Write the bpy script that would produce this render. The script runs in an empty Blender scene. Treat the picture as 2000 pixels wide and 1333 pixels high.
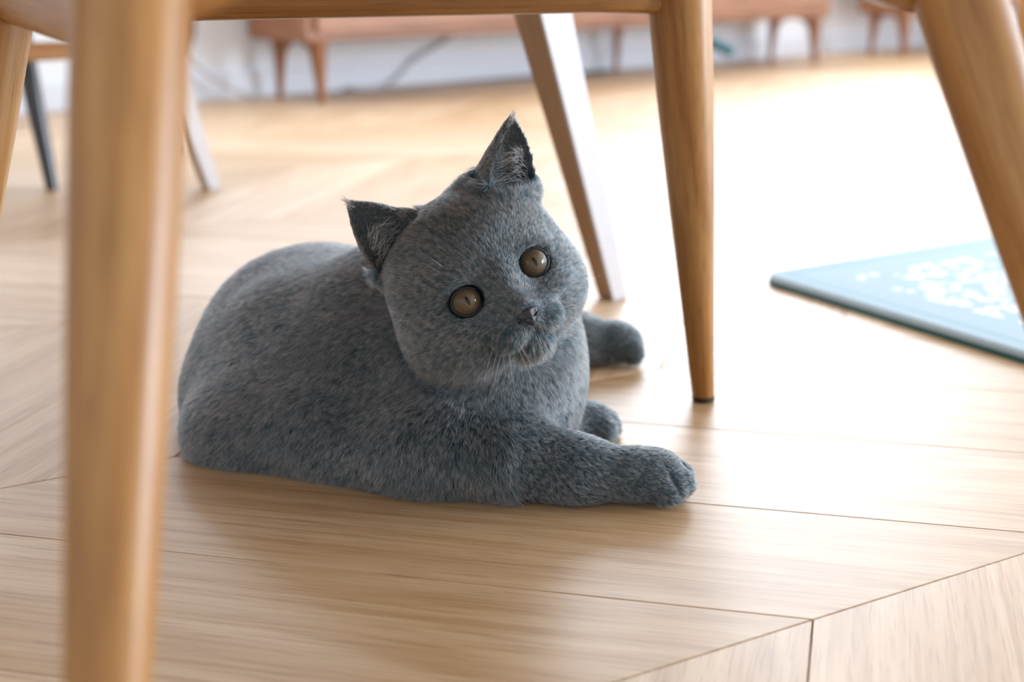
import bpy, bmesh, math, random
import numpy as np
from mathutils import Vector, Matrix
random.seed(7); rng = np.random.default_rng(7)
SC = bpy.context.scene
COL = SC.collection
# ------------------------------------------------------------------ camera, sky, daylight, exposure
CAM_H = 0.38
PITCH = math.atan(756.5 / 2760.0)
cd = bpy.data.cameras.new('camera'); cam = bpy.data.objects.new('camera', cd); COL.objects.link(cam)
cam.location = (0, 0, CAM_H); cam.rotation_euler = (math.pi / 2 - PITCH, 0, 0)
cd.sensor_width = 36; cd.lens = 2760 / 2000 * 36; cd.clip_start = 0.02; cd.clip_end = 60
cd.dof.use_dof = True; cd.dof.focus_distance = 0.945; cd.dof.aperture_fstop = 4.5
SC.camera = cam
W = bpy.data.worlds.new('sky'); SC.world = W; W.use_nodes = True
wn = W.node_tree.nodes; wn['Background'].inputs[0].default_value = (0.88, 0.93, 1.0, 1); wn['Background'].inputs[1].default_value = 0.64
SC.view_settings.view_transform = 'Standard'; SC.view_settings.look = 'None'
SC.view_settings.exposure = 0.42; SC.view_settings.gamma = 1.0; SC.view_settings.use_curve_mapping = False
SC.cycles.max_bounces = 6; SC.cycles.diffuse_bounces = 4; SC.cycles.glossy_bounces = 3
SC.cycles.transparent_max_bounces = 8; SC.cycles.sample_clamp_indirect = 6
SC.cycles_curves.shape = 'RIBBONS'

# the room lies turned against the camera: u runs along the back wall, n points from the room into that wall
UU = Vector((0.741, 0.671, 0)); NN = Vector((-0.671, 0.741, 0))
WALL0 = Vector((-0.49, 4.137, 0))
def room(u, n, z=0.0):      # point given along the wall, away from the wall into the room (n>0 = into the room) and height
    return WALL0 + UU * u - NN * n + Vector((0, 0, z))
CORNER_U = 4.1
def area(name, loc, direction, sx, sy, power, color):
    ld = bpy.data.lights.new(name, 'AREA'); ld.shape = 'RECTANGLE'; ld.size = sx; ld.size_y = sy
    ld.energy = power; ld.color = color
    o = bpy.data.objects.new(name, ld); COL.objects.link(o); o.location = loc
    o.rotation_euler = Vector(direction).to_track_quat('-Z', 'Y').to_euler(); return o
# daylight entering by the glazed doors of the right wall and by the window of the back wall, last an added one
for k, n in enumerate((1.55, 3.75, 5.95, 8.15)):
    area('window_daylight', room(CORNER_U + 0.03, n, 1.22), -UU, 1.75, 2.2, (24, 42, 140, 400)[k], (0.80, 0.895, 1.0))
area('window_daylight', room(2.35, -0.03, 1.62), -NN, 2.7, 1.3, 120, (0.80, 0.895, 1.0))
area('window_daylight', room(-0.9, -0.03, 1.62), -NN, 2.6, 1.3, 65, (0.80, 0.895, 1.0))  # added window light: lifts the left floor, rims the cat's back

# ------------------------------------------------------------------ helpers
CP, SP_ = math.cos(PITCH), math.sin(PITCH)
def ray(px, py):
    u = px - 1000.0; v = py - 666.5
    return Vector((u, 2760 * CP - v * SP_, -(2760 * SP_ + v * CP)))
def at(px, py, D):           # point seen at that pixel, D metres ahead of the camera
    r = ray(px, py); r = r * (D / r.y); return Vector((r.x, r.y, CAM_H + r.z))
def ground(px, py):
    r = ray(px, py); r = r * (CAM_H / -r.z); return Vector((r.x, r.y, 0))

def tag(o, label=None, cat=None, group=None, kind=None):
    if label: o['label'] = label
    if cat: o['category'] = cat
    if group: o['group'] = group
    if kind: o['kind'] = kind
    return o
def link(name, data, parent=None, mw=None):
    o = bpy.data.objects.new(name, data); COL.objects.link(o)
    if parent is not None:
        o.parent = parent
        if mw is not None: o.matrix_local = WORLD[parent.name].inverted() @ mw
        WORLD[o.name] = mw if mw is not None else WORLD[parent.name].copy()
    else:
        if mw is not None: o.matrix_world = mw
        WORLD[o.name] = mw if mw is not None else Matrix()
    return o
WORLD = {}
def empty(name, loc, rz=0):
    return link(name, None, None, Matrix.Translation(Vector(loc)) @ Matrix.Rotation(rz, 4, 'Z'))
def mesh(name, verts, faces, mat, smooth=False):
    me = bpy.data.meshes.new(name); me.from_pydata([tuple(v) for v in verts], [], faces)
    me.materials.append(mat); me.update()
    if smooth: me.polygons.foreach_set('use_smooth', [True] * len(me.polygons))
    return me
def bm_mesh(name, bm, mat, smooth=True, angle=None):
    me = bpy.data.meshes.new(name); bm.to_mesh(me); bm.free(); me.materials.append(mat)
    if smooth:
        me.polygons.foreach_set('use_smooth', [True] * len(me.polygons))
        if angle: me.set_sharp_from_angle(angle=angle)
    return me
def box_bm(sx, sy, sz, bevel=0.0, seg=2, loc=(0, 0, 0)):
    bm = bmesh.new(); bmesh.ops.create_cube(bm, size=1)
    bmesh.ops.scale(bm, vec=(sx, sy, sz), verts=bm.verts)
    if bevel: bmesh.ops.bevel(bm, geom=bm.edges[:], offset=bevel, segments=seg, affect='EDGES', profile=0.5)
    bmesh.ops.translate(bm, vec=loc, verts=bm.verts); return bm
def axis_matrix(p, q, up=Vector((0, 1, 0))):   # local z runs from p to q
    z = (q - p).normalized(); x = up.cross(z).normalized(); y = z.cross(x)
    m = Matrix((x, y, z)).transposed().to_4x4(); m.translation = p; return m
def round_leg(name, p, q, prof, mat, parent, n=28, sq=1.0):
    """turned leg from floor point p to top q; prof = [(fraction, radius)]"""
    L = (q - p).length; vs, fs = [], []
    m = axis_matrix(p, q); zw = m.to_3x3().inverted() @ Vector((0, 0, 1))
    for i, (t, r) in enumerate(prof):
        for k in range(n):
            a = 2 * math.pi * k / n
            c, s = math.cos(a), math.sin(a)
            x, y = r * c, r * s * sq; z = t * L
            if i == 0: z = -(zw.x * x + zw.y * y) / zw.z          # sole stands flat on the floor
            vs.append((x, y, z))
    for i in range(len(prof) - 1):
        for k in range(n):
            fs.append((i * n + k, i * n + (k + 1) % n, (i + 1) * n + (k + 1) % n, (i + 1) * n + k))
    fs.append(tuple(range(n - 1, -1, -1))); fs.append(tuple((len(prof) - 1) * n + k for k in range(n)))
    me = mesh(name, vs, fs, mat, True); me.set_sharp_from_angle(angle=math.radians(50))
    return link(name, me, parent, m)
def tube(name, pts, rad, mat, parent=None, n=8, closed=False):
    pts = [Vector(p) for p in pts]; vs, fs = [], []
    N = len(pts); up = Vector((0.13, 0.2, 1)).normalized()
    for i, p in enumerate(pts):
        d = (pts[min(i + 1, N - 1)] - pts[max(i - 1, 0)]).normalized()
        x = up.cross(d).normalized(); y = d.cross(x)
        r = rad[i] if isinstance(rad, (list, tuple)) else rad
        for k in range(n):
            a = 2 * math.pi * k / n; vs.append(p + x * (r * math.cos(a)) + y * (r * math.sin(a)))
    for i in range(N - 1):
        for k in range(n): fs.append((i * n + k, i * n + (k + 1) % n, (i + 1) * n + (k + 1) % n, (i + 1) * n + k))
    fs.append(tuple(range(n - 1, -1, -1))); fs.append(tuple((N - 1) * n + k for k in range(n)))
    me = mesh(name, vs, fs, mat, True)
    if parent is None: return link(name, me)
    mi = WORLD[parent.name].inverted(); me.transform(mi)
    return link(name, me, parent)

# ------------------------------------------------------------------ materials
def mat(name):
    m = bpy.data.materials.new(name); m.use_nodes = True
    nt = m.node_tree; return m, nt, nt.nodes['Principled BSDF']
def plain(name, color, rough=0.5, spec=0.5, bump=0.0, scale=60):
    m, nt, b = mat(name)
    nz = nt.nodes.new('ShaderNodeTexNoise'); nz.inputs['Scale'].default_value = scale; nz.inputs['Detail'].default_value = 4
    tc = nt.nodes.new('ShaderNodeTexCoord'); nt.links.new(tc.outputs['Object'], nz.inputs['Vector'])
    mx = nt.nodes.new('ShaderNodeMix'); mx.data_type = 'RGBA'
    mx.inputs[6].default_value = (*[c * 0.93 for c in color], 1); mx.inputs[7].default_value = (*[min(1, c * 1.07) for c in color], 1)
    nt.links.new(nz.outputs['Fac'], mx.inputs[0]); nt.links.new(mx.outputs[2], b.inputs['Base Color'])
    b.inputs['Roughness'].default_value = rough; b.inputs['Specular IOR Level'].default_value = spec
    if bump:
        bp = nt.nodes.new('ShaderNodeBump'); bp.inputs['Strength'].default_value = bump; bp.inputs['Distance'].default_value = 0.002
        nt.links.new(nz.outputs['Fac'], bp.inputs['Height']); nt.links.new(bp.outputs['Normal'], b.inputs['Normal'])
    return m
def wood(name, dark, mid, light, axis='Z', rough=0.35, spec=0.5, fine=1.0, plank=False, bump=0.05, ring=9.0):
    """oak/beech grain stretched along one object axis; planks take their coordinates from a UV map and differ one by one"""
    m, nt, b = mat(name); N, Lk = nt.nodes.new, nt.links.new
    tc = N('ShaderNodeTexCoord'); oi = N('ShaderNodeObjectInfo')
    base = tc.outputs['UV'] if plank else tc.outputs['Object']
    rnd = oi.outputs['Random']
    if plank:
        at_ = N('ShaderNodeAttribute'); at_.attribute_name = 'rnd'
        ad = N('ShaderNodeMath'); ad.operation = 'ADD'; Lk(rnd, ad.inputs[0]); Lk(at_.outputs['Fac'], ad.inputs[1])
        fr = N('ShaderNodeMath'); fr.operation = 'FRACT'; Lk(ad.outputs[0], fr.inputs[0]); rnd = fr.outputs[0]
    off = N('ShaderNodeVectorMath'); off.operation = 'MULTIPLY_ADD'
    cb = N('ShaderNodeCombineXYZ'); Lk(rnd, cb.inputs[0]); Lk(rnd, cb.inputs[1]); Lk(rnd, cb.inputs[2])
    Lk(cb.outputs[0], off.inputs[0]); off.inputs[1].default_value = (37.3, 91.7, 53.1); Lk(base, off.inputs[2])
    def mapped(s):
        mp = N('ShaderNodeMapping'); mp.inputs['Scale'].default_value = s; Lk(off.outputs[0], mp.inputs[0]); return mp.outputs[0]
    st = {'X': (1, 14, 14), 'Y': (14, 1, 14), 'Z': (14, 14, 1)}[axis]
    wide = N('ShaderNodeTexNoise'); wide.inputs['Scale'].default_value = 1.0; wide.inputs['Detail'].default_value = 3
    wide.inputs['Distortion'].default_value = 0.6
    Lk(mapped(tuple(s * 1.1 for s in st)), wide.inputs['Vector'])
    # growth rings: bands of the wide noise
    rg = N('ShaderNodeMath'); rg.operation = 'MULTIPLY'; Lk(wide.outputs['Fac'], rg.inputs[0]); rg.inputs[1].default_value = ring * 2 * math.pi
    sn = N('ShaderNodeMath'); sn.operation = 'SINE'; Lk(rg.outputs[0], sn.inputs[0])
    sn2 = N('ShaderNodeMath'); sn2.operation = 'MULTIPLY_ADD'; Lk(sn.outputs[0], sn2.inputs[0]); sn2.inputs[1].default_value = 0.5; sn2.inputs[2].default_value = 0.5
    fib = N('ShaderNodeTexNoise'); fib.inputs['Scale'].default_value = 1.0; fib.inputs['Detail'].default_value = 5
    fst = {'X': (6, 260, 260), 'Y': (260, 6, 260), 'Z': (260, 260, 6)}[axis]
    Lk(mapped(tuple(s * fine for s in fst)), fib.inputs['Vector'])
    pore = N('ShaderNodeTexNoise'); pore.inputs['Scale'].default_value = 1.0; pore.inputs['Detail'].default_value = 2
    pst = {'X': (22, 700, 700), 'Y': (700, 22, 700), 'Z': (700, 700, 22)}[axis]
    Lk(mapped(tuple(s * fine for s in pst)), pore.inputs['Vector'])
    a1 = N('ShaderNodeMath'); a1.operation = 'MULTIPLY_ADD'; Lk(sn2.outputs[0], a1.inputs[0]); a1.inputs[1].default_value = 0.24
    a2 = N('ShaderNodeMath'); a2.operation = 'MULTIPLY_ADD'; Lk(fib.outputs['Fac'], a2.inputs[0]); a2.inputs[1].default_value = 0.64
    a3 = N('ShaderNodeMath'); a3.operation = 'MULTIPLY'; Lk(wide.outputs['Fac'], a3.inputs[0]); a3.inputs[1].default_value = 0.14
    Lk(a3.outputs[0], a2.inputs[2]); Lk(a2.outputs[0], a1.inputs[2])
    cr = N('ShaderNodeValToRGB'); e = cr.color_ramp.elements
    e[0].position = 0.25; e[0].color = (*dark, 1); e[1].position = 0.78; e[1].color = (*light, 1)
    x = e.new(0.50); x.color = (*mid, 1)
    Lk(a1.outputs[0], cr.inputs[0])
    pr = N('ShaderNodeValToRGB'); pe = pr.color_ramp.elements
    pe[0].position = 0.36; pe[0].color = (0.62, 0.55, 0.48, 1); pe[1].position = 0.46; pe[1].color = (1, 1, 1, 1)
    Lk(pore.outputs['Fac'], pr.inputs[0])
    mu = N('ShaderNodeMix'); mu.data_type = 'RGBA'; mu.blend_type = 'MULTIPLY'; mu.inputs[0].default_value = 0.55
    Lk(cr.outputs[0], mu.inputs[6]); Lk(pr.outputs[0], mu.inputs[7])
    out = mu.outputs[2]
    if plank:      # every plank has a tone of its own
        hs = N('ShaderNodeHueSaturation'); mr = N('ShaderNodeMapRange'); Lk(rnd, mr.inputs[0])
        mr.inputs[3].default_value = 0.86; mr.inputs[4].default_value = 1.12; Lk(mr.outputs[0], hs.inputs['Value'])
        mr2 = N('ShaderNodeMapRange'); Lk(rnd, mr2.inputs[0]); mr2.inputs[3].default_value = 1.1; mr2.inputs[4].default_value = 0.9
        Lk(mr2.outputs[0], hs.inputs['Saturation']); Lk(out, hs.inputs['Color']); out = hs.outputs[0]
    Lk(out, b.inputs['Base Color'])
    b.inputs['Roughness'].default_value = rough; b.inputs['Specular IOR Level'].default_value = spec
    bp = N('ShaderNodeBump'); bp.inputs['Strength'].default_value = bump; bp.inputs['Distance'].default_value = 0.001
    Lk(a1.outputs[0], bp.inputs['Height']); Lk(bp.outputs['Normal'], b.inputs['Normal'])
    return m
M_floor = wood('oak_parquet', (0.43, 0.25, 0.115), (0.55, 0.355, 0.19), (0.65, 0.465, 0.285), 'X', rough=0.46, spec=0.6, plank=True, bump=0.06, ring=6)
M_floor.node_tree.nodes['Principled BSDF'].inputs['Coat Weight'].default_value = 0.35
M_floor.node_tree.nodes['Principled BSDF'].inputs['Coat Roughness'].default_value = 0.42
M_sub = plain('joint_dark', (0.30, 0.17, 0.08), 0.9)
M_chair = wood('oiled_beech', (0.32, 0.135, 0.032), (0.43, 0.205, 0.058), (0.52, 0.28, 0.095), 'Z', rough=0.36, spec=0.5, bump=0.03, ring=5)
M_rail = wood('oiled_beech_rail', (0.30, 0.125, 0.030), (0.40, 0.185, 0.052), (0.48, 0.25, 0.085), 'X', rough=0.36, spec=0.5, bump=0.03, ring=5)
M_tablewood = wood('table_oak', (0.27, 0.15, 0.07), (0.36, 0.215, 0.11), (0.44, 0.28, 0.15), 'Z', rough=0.4, ring=4)
M_leg_glare = plain('leg_window_glare', (0.72, 0.70, 0.72), 0.4)  # window glare on the table legs, put into the colour
M_teak = wood('reddish_teak', (0.20, 0.075, 0.03), (0.33, 0.14, 0.065), (0.42, 0.20, 0.10), 'X', rough=0.4, ring=5)
M_teak_leg = wood('reddish_teak_leg', (0.20, 0.075, 0.03), (0.30, 0.125, 0.055), (0.40, 0.19, 0.09), 'Z', rough=0.4, ring=5)
M_black = plain('black_lacquer', (0.015, 0.02, 0.028), 0.28, 1.0)
M_wall = plain('painted_wall', (0.80, 0.83, 0.88), 0.8, 0.2, 0.1, 120)
M_base = plain('painted_baseboard', (0.70, 0.73, 0.80), 0.5)
M_ceil = plain('ceiling_paint', (0.85, 0.85, 0.85), 0.9, 0.1)
M_frame = plain('window_frame_paint', (0.85, 0.85, 0.86), 0.4)
M_cord_pale = plain('grey_cable', (0.50, 0.50, 0.52), 0.6)
M_teal = plain('teal_plastic', (0.03, 0.15, 0.18), 0.5)
M_rubber = plain('dark_glide', (0.03, 0.028, 0.025), 0.6)
M_cord_seat = plain('woven_paper_cord', (0.55, 0.42, 0.26), 0.8, 0.3, 0.5, 300)
mg, nt, b = mat('window_glass'); b.inputs['Transmission Weight'].default_value = 1; b.inputs['Roughness'].default_value = 0; b.inputs['IOR'].default_value = 1.02

# ------------------------------------------------------------------ the floor: chevron parquet of single planks
A_ = Vector((-0.9714, 0.2376)); B_ = Vector((0.2376, 0.9714)); S_ = Vector((0.855, 0.519)); Nn = Vector((-0.519, 0.855))
N0, DN, S0, STEP = 0.5595, 0.4695, 0.5478, 0.2369
fl = link('floor', mesh('floor', [(-4.5, -2, -0.012), (7.5, -2, -0.012), (7.5, 8.5, -0.012), (-4.5, 8.5, -0.012), (-4.5, -2, -0.03), (7.5, -2, -0.03), (7.5, 8.5, -0.03), (-4.5, 8.5, -0.03)],
     [(0, 1, 2, 3), (7, 6, 5, 4), (0, 4, 5, 1), (1, 5, 6, 2), (2, 6, 7, 3), (3, 7, 4, 0)], M_sub))
tag(fl, 'pale oak chevron parquet floor', kind='structure')
def plank_geo(fam):
    """parallelogram whose long edges follow the board direction, centred on 0; joint grooves bevelled"""
    d = A_ if fam == 0 else B_
    # corner at seam n=0, other at n=DN : step along d until n grows by DN
    L = DN / d.dot(Nn); v = d * L; w = S_ * STEP
    g = 0.00035
    def quad(ins, z):
        c = v / 2 + w / 2; out = []
        for p in (Vector((0, 0)), w, w + v, v):
            q = p - c
            kv = 1 - 2 * ins / (DN); kw = 1 - 2 * ins / 0.1675
            # shrink in the skew frame
            a = q.dot(Nn) / DN; s = (q - d * (a * L)).dot(S_) / STEP
            q2 = d * (a * L * kv) + w * (s * kw)
            out.append((q2.x, q2.y, z))
        return out
    vs = quad(g, 0.0) if False else quad(g + 0.0005, 0.0)
    vs += quad(g, -0.0006) + quad(g, -0.011)
    fs = [(0, 1, 2, 3)] if fam else [(0, 1, 2, 3)]
    for r in (0, 4):
        for k in range(4): fs.append((r + k, r + 4 + k, r + 4 + (k + 1) % 4, r + (k + 1) % 4))
    uv = [(Vector((x, y)).dot(d), Vector((x, y)).dot(Vector((-d.y, d.x)))) for x, y, z in vs]
    return vs, fs, uv
def orient(vs, fs):      # top face up, the rest outward
    out = []
    for f in fs:
        a, b_, c = (Vector(vs[f[0]]), Vector(vs[f[1]]), Vector(vs[f[2]]))
        n = (b_ - a).cross(c - b_); ctr = sum((Vector(vs[i]) for i in f), Vector()) / len(f)
        if n.dot(ctr - Vector((0, 0, -0.005))) < 0: f = tuple(reversed(f))
        out.append(f)
    return out
PL = []
for fam in (0, 1):
    vs, fs, uv = plank_geo(fam); fs = orient(vs, fs)
    me = mesh('plank', vs, fs, M_floor); ul = me.uv_layers.new(name='UVMap')
    for l in me.loops: ul.data[l.index].uv = uv[l.vertex_index]
    PL.append((me, vs, fs, uv))
spots = []
for k in range(-6, 14):
    fam = k % 2
    n_mid = N0 + (k + 0.5) * DN
    # joint offset along the seam at the near edge of strip k
    shift = -DN * (k % 2)       # each a-strip runs back along the seam, each b-strip forward again
    d = A_ if fam == 0 else B_
    mids = d * (DN / d.dot(Nn) / 2)
    for j in range(-24, 34):
        near = S_ * (S0 + shift + j * STEP + STEP / 2) + Nn * (N0 + k * DN)
        c = near + mids
        if -3.6 < c.x < 6.3 and -0.9 < c.y < 7.9:
            if (Vector((c.x, c.y, 0)) - WALL0).dot(NN) < 0.05: spots.append((c, fam))
def in_view(c):
    y = max(c.y, 0.1); return abs(c.x) < 0.40 * y + 0.42 and c.y > 0.35
spots.sort(key=lambda s: (not in_view(s[0]), s[0].y))
near, far = spots[:290], spots[290:]
for c, fam in near:
    o = bpy.data.objects.new('plank', PL[fam][0]); COL.objects.link(o); o.parent = fl; o.location = (c.x, c.y, 0)
V, F, UVs, RN = [], [], [], []
for c, fam in far:
    _, vs, fs, uv = PL[fam]; b0 = len(V)
    V += [(x + c.x, y + c.y, z) for x, y, z in vs]; F += [tuple(i + b0 for i in f) for f in fs]; UVs += uv; RN += [random.random()] * len(vs)
me = mesh('far_planks', V, F, M_floor); ul = me.uv_layers.new(name='UVMap')
for l in me.loops: ul.data[l.index].uv = UVs[l.vertex_index]
ra = me.attributes.new('rnd', 'FLOAT', 'POINT'); ra.data.foreach_set('value', RN)
tag(link('plank_field', me, fl), kind='stuff')

# ------------------------------------------------------------------ walls, ceiling, windows
def wall(name, a, b, openings, h=2.6, t=0.12, m=M_wall, outward=None):
    """wall from a to b (ground points), openings = [(s0, s1, z0, z1)] along it; built of boxes around the openings"""
    d = (b - a); L = d.length; d.normalize(); bm = bmesh.new()
    xs = sorted({0, L, *[o[0] for o in openings], *[o[1] for o in openings]}); zs = sorted({0, h, *[o[2] for o in openings], *[o[3] for o in openings]})
    for i in range(len(xs) - 1):
        for k in range(len(zs) - 1):
            xm, zm = (xs[i] + xs[i + 1]) / 2, (zs[k] + zs[k + 1]) / 2
            if any(o[0] < xm < o[1] and o[2] < zm < o[3] for o in openings): continue
            r = bmesh.ops.create_cube(bm, size=1); vv = r['verts']
            bmesh.ops.scale(bm, vec=(xs[i + 1] - xs[i], t, zs[k + 1] - zs[k]), verts=vv)
            bmesh.ops.translate(bm, vec=(xm, t / 2, zm), verts=vv)
    bmesh.ops.remove_doubles(bm, verts=bm.verts, dist=1e-5)
    mw = Matrix((d, outward, Vector((0, 0, 1)))).transposed().to_4x4(); mw.translation = a
    return tag(link(name, bm_mesh(name, bm, m, False), None, mw), kind='structure')
wall('wall_back', room(-3.2, 0), room(CORNER_U, 0), [(1.0, 3.6, 0.97, 2.27), (4.2, 6.9, 0.97, 2.27)], outward=NN)
doors = [(0.67, 2.43), (2.87, 4.63), (5.07, 6.83), (7.27, 9.03)]
wall('wall_right', room(CORNER_U, 0), room(CORNER_U, 9.8), [(a, b_, 0.12, 2.32) for a, b_ in doors], outward=UU)
ce = link('ceiling', mesh('ceiling', [room(-3.2, -0.12, 2.6), room(CORNER_U + .12, -0.12, 2.6), room(CORNER_U + .12, 5.2, 2.6), room(-3.2, 5.2, 2.6),
     room(-3.2, -0.12, 2.68), room(CORNER_U + .12, -0.12, 2.68), room(CORNER_U + .12, 5.2, 2.68), room(-3.2, 5.2, 2.68)],
     [(3, 2, 1, 0), (4, 5, 6, 7), (0, 1, 5, 4), (1, 2, 6, 5), (2, 3, 7, 6), (3, 0, 4, 7)], M_ceil)); tag(ce, kind='structure')
def skirting(name, a, b, inward):
    d = (b - a); L = d.length; d.normalize()
    bm = box_bm(L, 0.014, 0.07, 0.003, 1, (L / 2, 0.007, 0.035))
    mw = Matrix((d, inward, Vector((0, 0, 1)))).transposed().to_4x4(); mw.translation = a
    tag(link(name, bm_mesh(name, bm, M_base, False), None, mw), kind='structure')
skirting('baseboard_back', room(-3.2, 0), room(CORNER_U, 0), -NN)
skirting('baseboard_right', room(CORNER_U, 0), room(CORNER_U, 9.8), -UU)
def window(name, a, d, out, w, z0, z1, bars):
    mw = Matrix((d, out, Vector((0, 0, 1)))).transposed().to_4x4(); mw.translation = a
    bm = bmesh.new()
    def bx(x0, x1, za, zb):
        r = bmesh.ops.create_cube(bm, size=1)['verts']; bmesh.ops.scale(bm, vec=(x1 - x0, 0.05, zb - za), verts=r)
        bmesh.ops.translate(bm, vec=((x0 + x1) / 2, 0.06, (za + zb) / 2), verts=r)
    bx(0, 0.05, z0, z1); bx(w - 0.05, w, z0, z1); bx(0.05, w - 0.05, z0, z0 + 0.05); bx(0.05, w - 0.05, z1 - 0.05, z1)
    for k in range(1, bars): bx(w * k / bars - 0.025, w * k / bars + 0.025, z0 + 0.05, z1 - 0.05)
    o = tag(link(name, bm_mesh(name, bm, M_frame, False), None, mw), kind='structure')
    for k in range(bars):
        x0, x1 = w * k / bars + 0.026, w * (k + 1) / bars - 0.026
        link('pane', bm_mesh('pane', box_bm(x1 - x0, 0.006, z1 - z0 - 0.1, 0, 1, ((x0 + x1) / 2, 0.06, (z0 + z1) / 2)), mg_, False), o, mw)
    return o
mg_ = mg
for k, (a, b_) in enumerate(doors): window('window_%d' % (k + 1), room(CORNER_U, a), -NN, UU, b_ - a, 0.12, 2.32, 2)
window('window_5', room(1.0, 0), UU, NN, 2.7, 0.97, 2.27, 3)
window('window_6', room(-2.2, 0), UU, NN, 2.6, 0.97, 2.27, 3)  # unseen window, added to light the left floor and the cat's back

# ------------------------------------------------------------------ the dining chair the cat lies under
def ext(p, q, z):      # point on the line p q at height z
    t = (z - p.z) / (q.z - p.z); return p + (q - p) * t
LEGS = {}
a1, a2 = at(257, 0, 0.52), at(210, 1333, 0.41)
c1, c2 = at(1875, 0, 0.694), at(2082, 660, 0.645)
b1, b2 = at(1327, 0, 1.17), ground(1374, 783)
d1, d2 = at(-12, 0, 0.935), at(-62, 400, 0.918)
for k, (p, q) in {'A': (a1, a2), 'B': (b1, b2), 'C': (c1, c2), 'D': (d1, d2)}.items():
    LEGS[k] = (ext(p, q, 0.0), ext(p, q, 0.415))
ctr = sum((LEGS[k][1] for k in 'ABCD'), Vector()) / 4
chair = empty('dining_chair', (ctr.x, ctr.y, 0))
tag(chair, 'honey-coloured wooden chair with round tapered legs standing over the grey cat', 'chair')
rear = [(0, .0080), (.012, .0088), (.18, .0108), (.35, .0136), (.58, .0176), (.80, .0208), (1, .0215)]
front = [(0, .0085), (.010, .0096), (.20, .0137), (.42, .0190), (.65, .0236), (.85, .0262), (1, .0265)]
LO = {}
for k in 'ABCD':
    p, q = LEGS[k]; LO[k] = round_leg('leg', p, q, rear if k in 'AC' else front, M_chair, chair)
for k in 'BD':
    p, q = LEGS[k]; d = (q - p).normalized(); u0 = p + Vector((0, 0, 0.0001))
    bm = bmesh.new(); bmesh.ops.create_cone(bm, cap_ends=True, segments=24, radius1=0.0098, radius2=0.0102, depth=0.004)
    bmesh.ops.translate(bm, vec=(0, 0, 0.002), verts=bm.verts)
    link('glide', bm_mesh('glide', bm, M_rubber, False), LO[k], Matrix.Translation(p + d * 0.001))
def rail(pk, qk, zb, zt, th, arch=0.012, bulge=0.0, dip=0.0):
    """apron between two legs, lower edge arched upward in the middle, all edges rounded"""
    p, q = LEGS[pk][1].copy(), LEGS[qk][1].copy(); p.z = q.z = 0
    L = (q - p).length; d = (q - p).normalized(); s = Vector((-d.y, d.x, 0)); n = 26; vs, fs = [], []
    sec = 16
    for i in range(n + 1):
        t = i / n; e = 4 * t * (1 - t)
        low = zb + arch * min(1, e * 1.9) ** 1.5 - dip * (1 - e) ** 6
        for k in range(sec):
            a = 2 * math.pi * k / sec; cx, cz = math.cos(a), math.sin(a)
            ex = math.copysign(abs(cx) ** 0.55, cx); ez = math.copysign(abs(cz) ** 0.55, cz)
            thk = th * (1 + bulge * (1 - e))
            vs.append((t * L, ex * thk / 2, (low + zt) / 2 + ez * (zt - low) / 2))
    for i in range(n):
        for k in range(sec): fs.append((i * sec + k, i * sec + (k + 1) % sec, (i + 1) * sec + (k + 1) % sec, (i + 1) * sec + k))
    fs.append(tuple(range(sec))); fs.append(tuple(n * sec + k for k in reversed(range(sec))))
    fs = [tuple(reversed(f)) for f in fs]
    mw = Matrix((d, s, Vector((0, 0, 1)))).transposed().to_4x4(); mw.translation = p
    return link('rail', mesh('rail', vs, fs, M_rail, True), chair, mw)
rail('D', 'B', 0.333, 0.405, 0.024, arch=0.0025)
rail('C', 'B', 0.352, 0.405, 0.024, arch=0.006)
rail('A', 'C', 0.352, 0.405, 0.024, arch=0.02)
rail('A', 'D', 0.337, 0.405, 0.030, arch=0.0, bulge=0.25)
# woven seat on the rails and a curved top rail carried by the rear legs (above the frame of the photograph)
pts = [LEGS[k][1].copy() for k in ('A', 'C', 'B', 'D')]
c0 = sum(pts, Vector()) / 4
vs = []
for z, s in ((0.402, 0.93), (0.416, 1.04), (0.428, 1.03), (0.434, 0.9)):
    for p in pts: v = c0 + (p - c0) * s; vs.append((v.x, v.y, z))
fs = [(3, 2, 1, 0), (12, 13, 14, 15)] + [(r * 4 + k, r * 4 + (k + 1) % 4, r * 4 + 4 + (k + 1) % 4, r * 4 + 4 + k) for r in range(3) for k in range(4)]
me = mesh('seat', vs, fs, M_cord_seat); me.transform(WORLD[chair.name].inverted()); link('seat', me, chair)
for k in 'AC':
    p, q = LEGS[k]; top = q + Vector(((ctr - q).x * -0.18, (ctr - q).y * -0.18, 0.34))
    tube('back_post', [q + (q - p).normalized() * -0.02, q + (top - q) * 0.4, top], [0.0205, 0.017, 0.012], M_chair, chair, 20)
tA = LEGS['A'][1] + Vector(((ctr - LEGS['A'][1]).x * -0.18, (ctr - LEGS['A'][1]).y * -0.18, 0.33)); tC = LEGS['C'][1] + Vector(((ctr - LEGS['C'][1]).x * -0.18, (ctr - LEGS['C'][1]).y * -0.18, 0.33))
bk = ((tA + tC) / 2 - c0); bk.z = 0; bk.normalize()
tube('backrest', [tA.lerp(tC, t) + bk * (0.05 * 4 * t * (1 - t)) for t in [i / 12 for i in range(13)]], 0.019, M_rail, chair, 16)

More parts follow.
